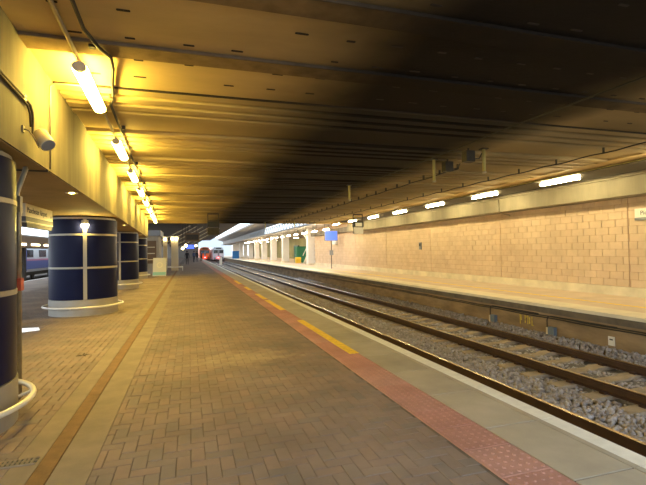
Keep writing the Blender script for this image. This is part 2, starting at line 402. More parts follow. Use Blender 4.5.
def rail(parent, x):
    m = MB(); n = len(RAILP); ys = [Y0-14, 180]
    v = [(x+p[0], y, RZ+p[1]) for y in ys for p in RAILP]
    f = [(k, n+k, n+(k+1) % n, (k+1) % n) for k in range(n)]
    m.add(v, f, 0)
    for k in (6, 7, 8): m.mi[k] = 1
    return m.build('rail', [M['railrust'], M['railtop']], parent)
slm = MB(); slm.prism([(-1.25, -.30), (1.25, -.30), (1.25, -.165), (.45, -.165), (.35, -.20), (-.35, -.20), (-.45, -.165), (-1.25, -.165)], -.125, .125, 'y'); slm = slm.mesh('sleeper', M['sleeper'])
clipm = MB(); clipm.box(-.035, .035, -.05, .05, -.17, -.125)
clipm = clipm.mesh('rail_clip', M['railrust'])
for (xa, xb, lab, ya, yb) in ((R0, R1, 'railway track beside the brick paved platform', 2.3, 60), (R3, R4, 'railway track beside the pink walled platform', 2.9, 70)):
    tr = thing('railway_track', (0, 0, 0), lab, 'track')
    rail(tr, xa); rail(tr, xb); y = ya; k = 0
    while y < yb:
        sl = link('sleeper', slm, tr, ((xa+xb)/2, y, RZ))
        if y < 10:
            for xr in (xa-.1, xa+.1, xb-.1, xb+.1): link('rail_clip', clipm, sl, (xr-(xa+xb)/2, 0, 0))
        y += .66; k += 1

# ================================================================== opposite platform and its wall
fp = MB(); fp.box(8.98, 30, Y0-14, 180, -1.3, -.02)
floor2 = fp.build('floor_opposite', M['fface'], kind='structure', label='opposite platform with stained concrete face')
MB().box(9.6, 30, Y0-14, 180, -.02, 0).build('paving', M['fplat'], floor2)
MB().box(8.85, 9.6, Y0-14, 180, -.075, .004).build('coping', M['fcoping'], floor2)
MB().box(8.93, 8.98, Y0-14, 180, -.24, -.075).build('nib_course', M['fnib'], floor2)
MB().box(10.38, 10.5, Y0-14, 90, 0, .004).build('yellow_line', M['yellow_paint'], floor2)
MB().box(12.3, 12.5, Y0-14, 43, 0, .27).build('baseboard_right', M['kerb'], kind='structure', label='pale concrete kerb along the foot of the pink wall')
WX = 12.40; WEND = 43.
wr = MB(); wr.box(WX+.012, WX+.4, Y0-14, WEND, 0, CZ+.3)
wall = wr.build('wall_right', M['mortar'], kind='structure', label='pink blockwork wall behind the opposite platform')
bl, bh = .45, .225; courses = 12; z0 = .27
bm0 = MB().box(-.05, .0, -bl/2+.006, bl/2-.006, -bh/2+.006, bh/2-.006); bm0 = bm0.mesh('block', M['block'])
JO = [9.59, 15.09, 20.56, 26.05, 31.5, 37, 4.1, -1.4, -6.9]
cand = []; rest = MB()
for c in range(courses):
    zc = z0+bh*(c+.5); y = -8+(c % 2)*bl/2
    while y < WEND-.3:
        ya, yb = y, y+bl
        js = [j for j in JO if ya < j < yb]
        segs = [(ya, yb)] if not js else [(ya, js[0]-.012), (js[0]+.012, yb)]
        for (a, b) in segs:
            if b-a < .05: continue
            k = seen(WX, (a+b)/2, zc, 4) if not js else None
            cand.append((k if k else 1e6, (a+b)/2, b-a, zc))
        y += bl
cand.sort()
for i, (k, yc, l, zc) in enumerate(cand):
    if i < 300 and abs(l-bl) < 1e-6: link('block', bm0, wall, (WX+random.uniform(-.002, .002)+.03, yc, zc))
    else: rest.box(WX-.02, WX+.03, yc-l/2+.006, yc+l/2-.006, zc-bh/2+.006, zc+bh/2-.006)
link('blockwork', rest.mesh('blockwork', M['block_far']), wall, kind='stuff')
# concrete edge beam above it
bandm = MB()
bx = MB(); bx.box(11.7, 12.8, Y0-1, 31.5, 2.90, CZ+.3); bx.build('beam_right', mat('edge_beam_concrete', (.26, .225, .155), .8, var=.22, scale=2.0, stretch=(1, 1, .2), bump=.3, bscale=30), kind='structure', label='concrete edge beam above the pink wall')
MB().box(11.95, 12.8, 31.5, WEND, 2.94, 3.35).build('beam_right_end', M['beam'], kind='structure', label='lower concrete beam above the far end of the pink wall')

# ================================================================== bridge deck
ce = MB(); ce.box(-4.4, 11.75, Y0, 5.76, CZ+.005, CZ+.6); ce.box(-4.4, 11.75, 5.76, Y1, CZ+.11, CZ+.6)
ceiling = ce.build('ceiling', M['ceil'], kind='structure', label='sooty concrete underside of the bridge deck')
XL = lambda y: -1.30-.0376*y+.0
for y in [3.27-1.24*k for k in range(0, 3)] + [4.51]:   # stepped joints between slabs
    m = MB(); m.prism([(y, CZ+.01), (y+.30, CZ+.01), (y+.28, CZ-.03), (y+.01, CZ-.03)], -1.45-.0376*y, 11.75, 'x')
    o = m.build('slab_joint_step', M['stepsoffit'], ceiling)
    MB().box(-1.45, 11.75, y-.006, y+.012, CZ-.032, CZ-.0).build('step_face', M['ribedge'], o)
sm = MB(); sm.prism([(-.055, -.008), (-.045, -.014), (.045, -.014), (.055, -.008), (.055, .008), (.045, .014), (-.045, .014), (-.055, .008)], -.003, .01, 'z'); sm = sm.mesh('slot', M['slot'])
for yy in (1.5, 2.0, 2.7, 3.15, 3.9, 4.4, 4.87, 5.35):
    for k in range(0, 24):
        x = -1.0+.5*k+random.uniform(-.03, .03)
        if random.random() < .22 or x > 11 or x < -1.2: continue
        o = link('slot', sm, ceiling, (x, yy+random.uniform(-.015, .015), CZ+.003)); o.scale = (random.uniform(.7, 1.25), 1, 1)
# ribbed part: bars running across the track
def ribbar(y, w, zb, x0, x1, nm='rib'):
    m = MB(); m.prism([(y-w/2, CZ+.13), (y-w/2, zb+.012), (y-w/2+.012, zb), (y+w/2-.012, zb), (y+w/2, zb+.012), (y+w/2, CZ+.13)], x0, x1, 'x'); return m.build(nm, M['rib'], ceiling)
MB().box(-1.5, 11.75, 5.735, 5.775, CZ-.012, CZ+.02).build('slab_end_joint', M['slot'], ceiling)
y = 5.90; k = 0
while y < 29.5:
    for j in (0, .33, .66, .99):
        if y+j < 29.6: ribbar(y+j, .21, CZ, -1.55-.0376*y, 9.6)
    if y+1.9 < 29.7: ribbar(y+1.545, .70, CZ+.035, -1.55-.0376*y, 9.6, 'flat_plank')
    y += 2.1
MB().box(9.6, 11.75, 5.76, Y1-.25, CZ+.005, CZ+.2).build('soffit_strip', M['ceil'], ceiling)
MB().box(-3, 11.75, Y1-.25, Y1+.1, CZ-.1, CZ+.6).build('deck_edge', M['ceil'], ceiling)

# edge beam and low soffit carried by the blue columns (slightly skewed line)
BL = -1.287
b = MB(); b.box(-4.5, BL, Y0-3, 28.4, BZ, CZ+.4)
beam = b.build('beam_left', M['beam'], kind='structure', rotz=SK, label='yellow lit concrete edge beam over the blue columns')
MB().box(-4.49, BL-.02, Y0-2.9, 28.3, BZ-.006, BZ+.01).build('soffit', M['soffit'], beam)

# ================================================================== blue columns
LABC = ['large navy column cropped by the left picture edge, with pale bumper rail', 'navy column with a glowing lamp and pale vertical strip',
        'navy column just behind the lamp lit one', 'farthest slim looking navy column beside the white sandwich board']
def ring(name, r, za, zb, m, parent, n=48, a0=0., a1=2*math.pi):
    p = MB(); p.lathe([(r, za), (r, zb)], n, a0, a1); k = len(p.f)
    p.lathe([(r-.06, za), (r, za)], n, a0, a1); p.lathe([(r, zb), (r-.06, zb)], n, a0, a1)
    o = p.build(name, m, parent); o.data.polygons.foreach_set('use_smooth', [i < k for i in range(len(p.f))]); return o
def column(y, label, lamp):
    X, Y = B(-2.115, y); rr = .777
    c = thing('column', (X, Y, 0), label, 'column', 'navy clad columns under the beam', SK)
    MB().lathe([(0, .02), (.70, .02), (.70, BZ-.01), (0, BZ-.01)], 32).build('core', M['dark'], c, True)
    a0 = math.atan2(-Y, -X) - SK + .03        # a vertical strip faces the platform
    tiers = ((.40, 1.145), (1.195, 1.955), (2.005, 2.36))
    for q in range(4):
        a = a0+q*math.pi/2; h = .045/rr
        for (za, zb) in tiers:

            ring('panel', rr, za, zb, M['blue'], c, 14, a+h, a+math.pi/2-h)
        p = MB(); p.lathe([(rr-.05, .40), (rr+.006, .40), (rr+.006, 2.36), (rr-.05, 2.36)], 2, a-h+.006, a+h-.006); p.build('vertical_strip', M['cream_metal'], c)
    for z in (1.17, 1.98):
        ring('band', rr+.006, z-.022, z+.022, M['cream_metal'], c)
    p = MB(); p.lathe([(.70, 2.365), (rr-.03, 2.365), (rr-.03, 2.41), (.70, 2.41)], 40); p.build('top_band', M['cream_metal'], c)
    ring('base', rr+.01, 0, .39, M['base'], c)
    rg = MB(); n = 48; k = 8; R_ = .905; r_ = .027
    v = [((R_+r_*math.cos(b_))*math.cos(a), (R_+r_*math.cos(b_))*math.sin(a), .215+r_*math.sin(b_)) for a in np.linspace(0, 2*math.pi, n, False) for b_ in np.linspace(0, 2*math.pi, k, False)]
    rg.add(v, [(i*k+j, ((i+1) % n)*k+j, ((i+1) % n)*k+(j+1) % k, i*k+(j+1) % k) for i in range(n) for j in range(k)])
    ro = rg.build('bumper_rail', M['railing'], c, True)
    for q in range(6):
        a = q*math.pi/3+.3
        MB().tube([(.77*math.cos(a), .77*math.sin(a), .17), (.9*math.cos(a), .9*math.sin(a), .215)], .014, 6).build('rail_bracket', M['railing'], ro)
    if lamp:
        l = thing('column_lamp', (X+(rr+.05)*math.cos(a0+SK), Y+(rr+.05)*math.sin(a0+SK), 2.27), 'small bright bulkhead lamp at the top of the navy column', 'lamp')
        l.rotation_euler = (0, 0, a0+SK)
        MB().lathe([(0, -.05), (.075, -.05), (.075, .05), (0, .05)], 16).build('housing', M['housing'], l)
        MB().lathe([(0, -.14), (.04, -.135), (.075, -.10), (.08, -.05), (0, -.05)], 16).build('lens', M['spot'], l, True)
    return c
for i, (y, lp) in enumerate(((4.6, 0), (12.63, 1), (20.7, 0), (28.4, 0))): column(y, LABC[i], lp)

MB().box(-9.2, -4.6, Y0-10, 60, 3.62, 3.8).build('roof_daylight_cover', M['roof_dark'], kind='structure', label='dark roof added left of the blue columns to cut daylight')  # roof added to keep daylight off the left side
# recessed soffit lamps; all but the first are unseen and light the left floor
for y, lab in ((7.52, 'small round recessed lamp in the beam soffit between the first two navy columns'), (15.6, 'unseen round recessed lamp in the beam soffit behind the second navy column'), (23.7, 'unseen round recessed lamp in the beam soffit behind the third navy column'), (-.3, 'unseen round recessed lamp in the beam soffit beside the camera')):
    rl = thing('recessed_lamp', (*B(-1.42, y), BZ-.006), lab, 'lamp', 'recessed lamps in the beam soffit')
    MB().lathe([(.05, 0), (.085, 0), (.085, -.012), (.05, -.012)], 20).build('rim', M['housing'], rl)
    MB().lathe([(0, -.004), (.05, -.004)], 20).build('lens', M['downlight'], rl)

# ================================================================== fluorescent fittings
def tube_lamp(name, lampmat, L=1.5, drop=.09, w=.062):
    t = thing(name, (0, 0, 0), '', 'lamp')
    MB().box(-.028, .028, -L/2, L/2, .045, .065).build('housing', M['housing'], t)
    prof = [(w*math.cos(a), w*.77*math.sin(a)) for a in np.linspace(0, 2*math.pi, 14, False)]
    MB().prism(prof, -L/2+.03, L/2-.03, 'y').build('diffuser', lampmat, t)
    for s in (-1, 1): MB().prism([(p[0]*.9, p[1]*.9) for p in prof], s*L/2-.032, s*L/2+.012, 'y').build('end_cap', M['housing'], t)
    for s in (-.5, .5): MB().box(-.012, .012, s-.012, s+.012, .06, drop).build('hanger', M['dark'], t)
    return t
ORD = ['first', 'second', 'third', 'fourth', 'fifth', 'sixth', 'seventh', 'eighth', 'ninth', 'tenth', 'eleventh', 'twelfth', 'thirteenth', 'fourteenth', 'fifteenth', 'sixteenth', 'seventeenth', 'eighteenth', 'nineteenth', 'twentieth']
pl = tube_lamp('fluorescent_lamp', M['lampL'], 1.36, .067, .072)
ysl = [5.56, 8.65, 11.45, 14.4, 17.3, 20.2, 23.0, 25.7, 27.6]
for i, y in enumerate(ysl):
    lab = f'{ORD[i]} glowing fluorescent tube from the camera along the yellow beam' if i < 9 else 'fluorescent tube over the platform behind the camera'
    lab = 'long glowing fluorescent tube closest to the camera above the yellow beam' if i == 0 else lab
    o = pl if i == 0 else copy_tree(pl)
    X, Y = B(-.848, y); o.location = (X, Y, CZ-.145); o.rotation_euler = (0, 0, SK)
    tag(o, lab, 'lamp', 'tubes along the yellow beam')
pr = tube_lamp('fluorescent_lamp', M['lampR'], 1.45, .067, .046)
ysr = [10.15+3.38*k for k in range(7)]+[6.77]
for i, y in enumerate(ysr):
    if i < 7: lab = f'{ORD[i]} glowing tube from the picture edge in front of the pale edge beam'
    else: lab = 'glowing tube above the opposite platform just beyond the picture edge'
    o = pr if i == 0 else copy_tree(pr)
    o.location = (10.45, y, CZ-.108); tag(o, lab, 'lamp', 'tubes along the pink wall')
pf = tube_lamp('fluorescent_lamp', M['lampF'], 1.5, .59)
for i in range(16):
    o = pf if i == 0 else copy_tree(pf)
    o.location = (10.45, 32.9+3.4*i, 3.16); tag(o, f'{ORD[i]} tube of the far row leading past the pale columns', 'lamp', 'tubes along the pale columns')

# ================================================================== services on ceiling and beams
def run(name, pts, r, m, label, cat='pipe', n=8, **kw): return MB().tube(pts, r, n).build(name, m, smooth=True, label=label, cat=cat, **kw)
pts = [(*B(-.86, y), CZ-.056) for y in np.linspace(-.4, 28, 18)]
o = run('conduit', pts, .022, M['pipe'], 'straight metal conduit above the yellow row of tubes')
pts = [(-.70, -.4, CZ-.05), (-.80, 2, CZ-.05), (-.84, 3.6, CZ-.05), (-.86, 4.2, CZ-.05), (-.80, 4.55, CZ-.055), (-.73, 4.75, CZ-.05), (-.76, 5.1, CZ-.03), (-.83, 5.5, CZ-.03), (-.88, 5.9, CZ-.03)] + [(*B(-.74, y), CZ-.03) for y in np.linspace(6.4, 28, 24)]
o = run('wavy_cable', pts, .018, M['dark'], 'dark wavy cable running beside the yellow row of tubes', 'cable')
# cable tray brackets along the yellow row
for i, y in enumerate(np.arange(4.6, 28, 1.45)):
    X, Y = B(-.69, y)
    MB().box(X-.025, X+.025, Y-.03, Y+.03, CZ-.055, CZ).build('cable_clamp', M['dark'], o)
# conduit on beam face
f_ = lambda y, z, off=.02: (*B(BL+off, y), z)
run('beam_conduit', [f_(2.2, 2.99), f_(4.05, 2.97), f_(4.72, 2.965), f_(4.86, 2.95), f_(4.93, 2.90), f_(4.95, 2.84), f_(4.95, 2.70), f_(4.92, 2.66, .05)], .013, M['dark'], 'bent dark conduit leading to the cylindrical loudspeaker on the beam')
run('beam_conduit', [f_(2.2, 2.96), f_(4.6, 2.935), f_(4.78, 2.92), f_(4.86, 2.86), f_(4.88, 2.74)], .010, M['dark'], 'thinner second conduit below the bent one on the beam')
MB().box(-.02, .03, -.03, .03, -.025, .025).build('junction_box', M['pipe'], None, loc=f_(4.70, 2.965, 0), rotz=SK, label='small junction box on the bent beam conduit', cat='junction box')
run('beam_conduit', [f_(5.6, 2.46), f_(5.6, 3.30), f_(5.6, 3.40), f_(5.62, 3.44, .06), f_(5.62, 3.45, .33)], .010, M['pipe'], 'thin vertical conduit rising up the beam to the nearest tube')
run('beam_conduit', [f_(5.6, BZ-.012, .0), f_(5.6, BZ-.012, -.6), f_(5.2, BZ-.012, -.62)], .012, M['dark'], 'dark conduit under the beam soffit near the cropped column')
# loudspeaker
sp_ = thing('loudspeaker', (*B(BL, 4.78), 2.63), 'cream cylindrical loudspeaker on a bracket on the beam', 'loudspeaker', rotz=SK)
d = Vector((.42, -.36, -.62)).normalized(); ce0 = Vector((.145, .05, -.02))
MB().tube([ce0-d*.09, ce0-d*.088, ce0+d*.075, ce0+d*.08], [.05, .066, .070, .070], 24).build('body', M['cream'], sp_, True)
MB().tube([ce0+d*.078, ce0+d*.083], .060, 24).build('grille', M['grey'], sp_)
MB().tube([(.012, -.08, .04), (.05, -.08, .03), (.08, -.04, -.02), (.1, .05, -.1)], .007, 6).build('bracket', M['pipe'], sp_)
MB().box(.001, .012, -.11, -.05, .01, .07).build('bracket_plate', M['pipe'], sp_)
# help point conduit and red box on the first column
X, Y = B(-2.115, 4.6); a = R(20)
ap = thing('alarm_point', (-1.71, 5.32, 0), 'red alarm box on a slim pale post beside the cropped navy column', 'alarm box')
MB().tube([(0, 0, 0), (0, 0, 2.05), (-.01, -.02, 2.15), (.06, .02, 2.42), (.05, .02, BZ-.01)], .024, 10).build('post', M['pipe'], ap, True)
MB().box(-.04, .035, -.06, .03, 1.13, 1.26).build('box', M['redbox'], ap)
MB().box(-.035, .03, -.05, .02, 1.95, 2.12).build('speaker_box', M['pipe'], ap)
# white platform sign under the soffit
sg = thing('hanging_sign', (-2.82, 9.0, 2.20), 'cream hanging sign with dark lettering under the beam soffit', 'sign')
MB().box(-.03, .03, 0, 1.62, 0, .235).build('board', M['cream'], sg)
MB().box(-.035, .035, 0, 1.62, -.085, 0).build('dark_band', M['ink'], sg)
MB().box(-.035, .035, 0, 1.62, -.10, -.085).build('light_trim', M['cream_metal'], sg)
MB().box(-.05, .05, 0, 1.5, -.19, -.115).build('lower_rail', M['dark'], sg)
for s in (.2, 1.4): MB().tube([(0, s, .23), (0, s, .256)], .02, 8).build('hanger', M['dark'], sg)
text('lettering', 'Manchester Airport', .155, M['ink'], sg, (.032, .08, .075), (R(90), 0, R(90)), sx=.92)
MB().box(.03, .033, 1.47, 1.55, .05, .11).build('small_mark', M['grey'], sg)

# droppers and boxes over the tracks
for (x, y, zb, lab) in ((5.3, 8.6, 3.03, 'second dropper tube, pale, above the tracks near a small dark box'), (5.75, 7.45, 3.05, 'pale dropper tube above the tracks closest to the camera'),
                        (4.78, 12.64, 3.06, 'third pale dropper tube hanging in front of the dark deck'), (4.96, 29.3, 3.0, 'dropper tube at the far deck edge above the near track'), (6.4, 26.8, 3.0, 'dropper tube near the far deck edge above the far track')):
    t = thing('dropper', (x, y, 0), lab, 'dropper', 'insulated droppers over the tracks')
    MB().tube([(0, 0, zb), (0, 0, CZ)], .034, 10).build('tube', M['yellowpipe'], t, True)
    MB().tube([(0, 0, zb-.03), (0, 0, zb)], .044, 10).build('end_fitting', M['pipe'], t)
    MB().box(-.07, .07, -.07, .07, CZ-.02, CZ).build('ceiling_plate', M['dark'], t)
for (x, y, lab) in ((5.62, 8.55, 'dark junction box under the deck beside the second dropper'), (5.42, 7.5, 'dark junction box under the deck beside the closest dropper')):
    t = thing('junction_box', (x, y, CZ-.16), lab, 'junction box')
    MB().box(-.10, .10, -.08, .08, -.12, .10).build('body', M['dark'], t)
    MB().tube([(0, 0, .1), (0, 0, .16)], .02, 6).build('stem', M['dark'], t)
    MB().tube([(.1, 0, -.06), (.3, .05, -.02), (.4, .1, .1)], .012, 6).build('lead', M['cable'], t)
pts = [(4.95-.006*y, y, CZ-.10-.02*abs(math.sin(y*.55))) for y in np.linspace(0, 29, 40)]
o = run('ceiling_cable', pts, .011, M['cable'], 'thin dark cable under the deck above the near track', 'cable')
pts = [(8.16, y, CZ-.098-.022*math.sin(y*math.pi/1.2)**2) for y in np.linspace(2, 29.6, 93)]
o = run('ceiling_cable', pts, .014, M['cable'], 'clipped dark cable under the deck above the far track', 'cable')
for y in np.arange(2, 29.6, 1.2): MB().box(8.145, 8.175, y-.015, y+.015, CZ-.115, CZ).build('clip', M['dark'], o)
pts = [(6.2, y, CZ-.098-.02*math.sin(y*math.pi/1.6)**2) for y in np.linspace(9, 29.6, 70)]
o = run('ceiling_cable', pts, .014, M['cable'], 'clipped dark cable under the deck between the two tracks', 'cable')
for y in np.arange(9, 29.6, .8): MB().box(6.18, 6.22, y-.02, y+.02, CZ-.115, CZ).build('clip', M['dark'], o)
# trunking and pipes by the right hand tubes
run('yellow_pipe', [(10.05, y, CZ-.03) for y in (-.4, 10, 29.5)], .014, M['yellowpipe'], 'yellow pipe above the tubes by the pink wall')
tr = thing('cable_trunking', (10.75, 12, CZ-.04), 'dark cable trunking carrying the tubes in front of the right edge beam', 'trunking')
MB().box(-.65, .65, -12.4, 17.6, 0, .04).build('tray', M['dark'], tr)
for s_ in (-.65, .63): MB().box(s_, s_+.02, -12.4, 17.6, -.012, 0).build('lip', M['dark'], tr)
run('edge_pipe', [(11.66, y, 3.43) for y in (-.4, 29.6)], .02, M['pipe'], 'slim pipe along the top of the right edge beam')
run('wall_pipe', [(11.67, 14.3, 3.40), (11.67, 14.3, 2.93), (11.69, 14.31, 2.88), (11.74, 14.33, 2.87), (12.35, 14.5, 2.79), (12.38, 14.5, 2.76)], .022, M['pipe'], 'bent drain pipe crossing the edge beam onto the pink wall')
# right station name sign
sg = thing('station_sign', (WX-.06, 9.34, 2.22), 'white station name board on the pink wall at the picture edge', 'sign')
MB().box(-.02, .03, -2.2, 0, .075, .335).build('board', M['white'], sg)
MB().box(-.03, .03, -2.2, 0, 0, .075).build('dark_band', M['grey'], sg)
text('lettering', 'Piccadilly', .17, M['ink'], sg, (-.022, -.16, .15), (R(90), 0, R(-90)))
t = thing('wall_speaker', (WX-.03, 21.6, 1.66), 'tiny dark intercom box on the pink wall', 'intercom')
MB().box(-.06, 0, -.11, .11, -.2, .2).build('body', M['grey'], t); MB().box(-.065, -.06, -.07, .07, -.02, .14).build('panel', M['black'], t)

# items on the opposite platform face
for i, (y, z, lab) in enumerate(((11.3, -.66, 'grey box with conduit loop on the platform face, farther one'), (9.05, -.67, 'grey box with conduit loop on the platform face, nearer one'))):
    t = thing('lineside_box', (8.97, y, z), lab, 'lineside box')
    MB().box(-.10, .0, -.13, .06, -.14, .10).build('body', M['bluegrey'], t)
    MB().box(-.11, .0, .06, .11, -.14, .08).build('cream_terminal', M['cream'], t)
    MB().tube([(-.02, .16, -.16), (-.02, .16, .25), (-.02, .12, .35), (-.02, .03, .37), (-.02, -1.8, .37)], .013, 6).build('conduit_loop', M['cable'], t, True)
for z, lab in ((-.315, 'upper dark cable fixed along the opposite platform face'), (-.36, 'lower dark cable fixed along the opposite platform face')):
    run('lineside_cable', [(8.945, y, z+.008*math.sin(y*3)) for y in np.linspace(2, 30, 60)], .014, M['cable'], lab, 'cable', 6)
t = thing('marker_plate', (8.97, 7.4, -.62), 'small white marker plate on the opposite platform face', 'plate')
MB().box(-.02, 0, -.075, .075, -.10, .10).build('plate', M['white'], t); MB().box(-.023, -.02, -.04, .04, .02, .05).build('mark', M['ink'], t)
t = thing('painted_marks', (8.976, 9.95, -.52), 'faded yellow painted marks on the opposite platform face', 'painted marks')
fy = mat('faded_yellow', (.62, .46, .08), .9, var=.5, scale=12)
for (a, b_, h0, h1) in ((.24, .27, -.16, .12), (.20, .24, -.04, .10), (.05, .08, -.10, .12), (0, .05, .06, .10), (-.05, -.02, -.12, .12), (-.12, -.08, -.10, .08), (-.2, -.17, -.14, .1), (-.24, -.2, -.14, -.11)):
    MB().box(-.003, .004, a, b_, h0, h1).build('stroke', fy, t)

# litter and floor marks
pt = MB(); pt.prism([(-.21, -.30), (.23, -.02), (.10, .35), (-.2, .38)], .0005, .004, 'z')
pt.build('pale_floor_patch', M['plate'], None, loc=(-3.08, 10.0, .0), label='pale shiny patch on the paving beside the cropped navy column', cat='floor patch')  # thin pale glossy four-sided sheet laid flat on the paving
lf = thing('fallen_leaf', (-1.51, 7.21, .004), 'dark dead leaf lying on the paving near the drain channel', 'leaf')
m = MB()
for k in range(5):
    a = k*1.25+.3; m.add([(0, 0, .004), (.05*math.cos(a-.35), .05*math.sin(a-.35), .012), (.11*math.cos(a), .11*math.sin(a), .002+.02*(k % 2)), (.05*math.cos(a+.35), .05*math.sin(a+.35), .012)], [(0, 1, 2, 3)])
m.build('blade', M['leaf'], lf); MB().tube([(0, 0, .004), (-.08, -.03, .006)], .004, 5).build('stalk', M['leaf'], lf)

# ================================================================== hanging displays at the deck edge
def hanging(x, y, label, lit):
    t = thing('hanging_display', (x, y, CZ), label, 'display')
    m = MB()
    for sx in (-.27, .27):
        m.box(sx-.02, sx+.02, -.03, .03, -1.1, 0)
    m.box(-.27, .27, -.03, .03, -.06, 0); m.box(-.27, .27, -.03, .03, -.42, -.38)
    m.build('hanger_frame', M['dark'], t)
    MB().box(-.3, .3, -.12, .12, -.72, -.44).build('display_box', M['black'], t)
    MB().box(-.28, .28, -.10, .10, -1.12, -.76).build('lower_box', M['white'] if lit else M['dark'], t)
    if lit: MB().box(-.2, .2, -.13, -.1, -.70, -.5).build('display_face', M['white'], t)
    return t
hanging(1.22, 23.2, 'dark hanging display in a frame over the brick platform', 0)
hanging(9.15, 22.9, 'pale hanging display in a dark frame over the opposite platform edge', 1)

# ================================================================== beyond the bridge: right
for i, y in enumerate((43.8, 56.5, 64.9, 73.3, 81.8, 90.3, 98.8, 107.2, 115.5, 124)):
    c = thing('pale_column', (12.2, y, 0), f'{ORD[i]} pale column of the far row, counted from the pink wall', 'column', 'pale columns along the opposite platform')
    MB().box(-.42, .42, -.42, .42, .0, 3.75).build('shaft', M['column_white'], c)
    MB().box(-.46, .46, -.46, .46, .0, .18).build('plinth', M['kerb'], c)
MB().box(10.25, 24, Y1+.1, 150, 3.75, 3.9).build('roof_canopy', M['roof_grey'], kind='structure', label='low canopy above the far columns')
sr = MB(); sr.prism([(9.1, 5.5), (10.95, 4.95), (10.95, 5.15), (9.1, 5.8)], Y1+.4, 150, 'y'); sr.build('roof_sloping', M['roof_grey'], kind='structure', label='grey sloping roof soffit beside the roof opening')
MB().box(11.0, 11.1, 66, 150, 3.9, 5.0).build('roof_upstand', M['roof_grey'], kind='structure', label='grey upstand closing the far part of the truss gap')
ts = thing('lattice_truss', (11.0, 33, 4.0), 'long steel lattice truss under the daylight strip above the far tubes', 'truss')
MB().box(-.05, .05, -2, 50, 0, .1).build('bottom_chord', M['truss'], ts); MB().box(-.05, .05, -2, 50, .72, .82).build('top_chord', M['truss'], ts)
for k in range(32):
    y = -2+k*1.6
    MB().bar((0, y, .05), (0, y+.8, .77), .07).build('diagonal', M['truss'], ts); MB().bar((0, y+.8, .77), (0, y+1.6, .05), .07).build('diagonal', M['truss'], ts)
br = thing('raking_brace', (12.2, 44.1, 0), 'pale raking strut beside the first far column', 'strut')
MB().bar((0, .2, 2.3), (0, 3.6, 3.72), .16).build('strut', M['column_white'], br)
st = thing('stair_flight', (13.6, 43.5, 0), 'staircase with pale handrail rising behind the end of the pink wall', 'stairs')
for k in range(14): MB().box(-.7, .7, 6-k*.32, 6.32-k*.32, k*.18, k*.18+.18).build('step', M['kerb'], st)
for s in (-.75, .75): MB().tube([(s, 6.2, .95), (s, 1.6, 3.4)], .05, 8).build('handrail', M['white'], st)
# concourse wall behind the columns
cw = MB(); cw.box(19.5, 19.8, 43, 150, 0, 3.75); cw.build('wall_concourse', M['interior'], kind='structure', label='dim olive concourse wall seen between the pale columns')
for i in range(9):
    y = 50+i*9
    d_ = thing('concourse_lamp', (16.5, y, 3.62), f'{ORD[i]} warm lamp deep in the concourse behind the pale columns', 'lamp', 'concourse lamps')
    MB().box(-.3, .3, -.5, .5, .0, .13).build('housing', M['housing'], d_); MB().box(-.26, .26, -.46, .46, -.05, 0).build('diffuser', M['lampF'], d_)
for i in range(6):
    y = 54+i*12
    d_ = MB(); d_.box(19.2, 19.49, y, y+3.2, 0, 2.5); d_.build('shop_front', M['glass'], None, label=f'{ORD[i]} dark glazed opening in the concourse wall', cat='shop front', group='glazed openings')
t = thing('green_cabinet', (13.5, 53.6, 0), 'green cabinet standing between the first two pale columns', 'cabinet')
MB().box(-.6, .6, -.7, .7, 0, 1.95).build('body', M['green'], t); MB().box(-.64, .64, -.74, .74, 1.95, 2.05).build('lid', M['green'], t); MB().box(-.63, -.6, -.05, .05, .8, 1.1).build('handle', M['grey'], t)
t = thing('yellow_bin', (12.75, 51.8, 0), 'small yellow grit bin beside the green cabinet', 'bin')
MB().prism([(-.25, 0), (.25, 0), (.35, .55), (-.35, .55)], -.3, .3, 'x').build('tub', M['yellow'], t); MB().prism([(-.37, .55), (.37, .55), (.2, .72), (-.2, .72)], -.32, .32, 'x').build('lid', M['yellow'], t)
# blue screen on post
t = thing('information_screen', (10.75, 34, 0), 'glowing blue information screen on a slim post by the pink wall', 'screen')
MB().tube([(.45, 0, 0), (.45, 0, 2.3)], .035, 8).build('post', M['dark'], t, True)
MB().box(-.12, 1.0, -.06, .1, 2.28, 3.12).build('casing', M['grey'], t)
MB().box(-.06, .94, -.075, -.06, 2.34, 3.06).build('display', M['screen'], t)
MB().box(.3, .6, -.05, .05, 1.1, 1.5).build('help_panel', M['grey'], t)
t = thing('notice_board', (12.27, 36.2, 2.25), 'small white notice box fixed to the pink wall under the blue screen', 'notice board')
MB().box(-.1, .1, -.5, .5, -.22, .22).build('case', M['white'], t); MB().box(-.12, -.1, -.45, .45, -.17, .17).build('sheet', M['aboard'], t)

# ================================================================== beyond the bridge: left and far end
MB().box(-9, 5.9, Y1+.1, 130, 4.9, 5.2).build('roof_left', M['roof_dark'], kind='structure', label='dark shed roof over the far brick platform')
t = thing('footbridge_stairs', (0, 51, 0), 'dark footbridge stairs with pale edged stringers under the far roof', 'stairs')
for k in range(6):
    MB().bar((-3.6+.75*k, k*1.2, 2.35), (.2+.75*k, 2.5+k*1.2, 4.55), .12, .34).build('stringer', M['roof_dark'], t)
    MB().bar((-3.6+.75*k, k*1.2-.08, 2.45), (.2+.75*k, 2.42+k*1.2, 4.65), .05, .07).build('handrail', M['pipe'], t)
for k in range(12): MB().box(-3.4+k*.31, -3.1+k*.31, .3+k*.2, 6+k*.2, 2.3+k*.18, 2.36+k*.18).build('tread', M['dark'], t)
MB().box(-3.7, -3.3, -.1, 6.2, 0, 2.35).build('landing_wall', M['roof_dark'], t)
t = thing('kiosk', (-3.4, 35.5, 0), 'grey kiosk with brown notice panel behind the farthest navy column', 'kiosk')
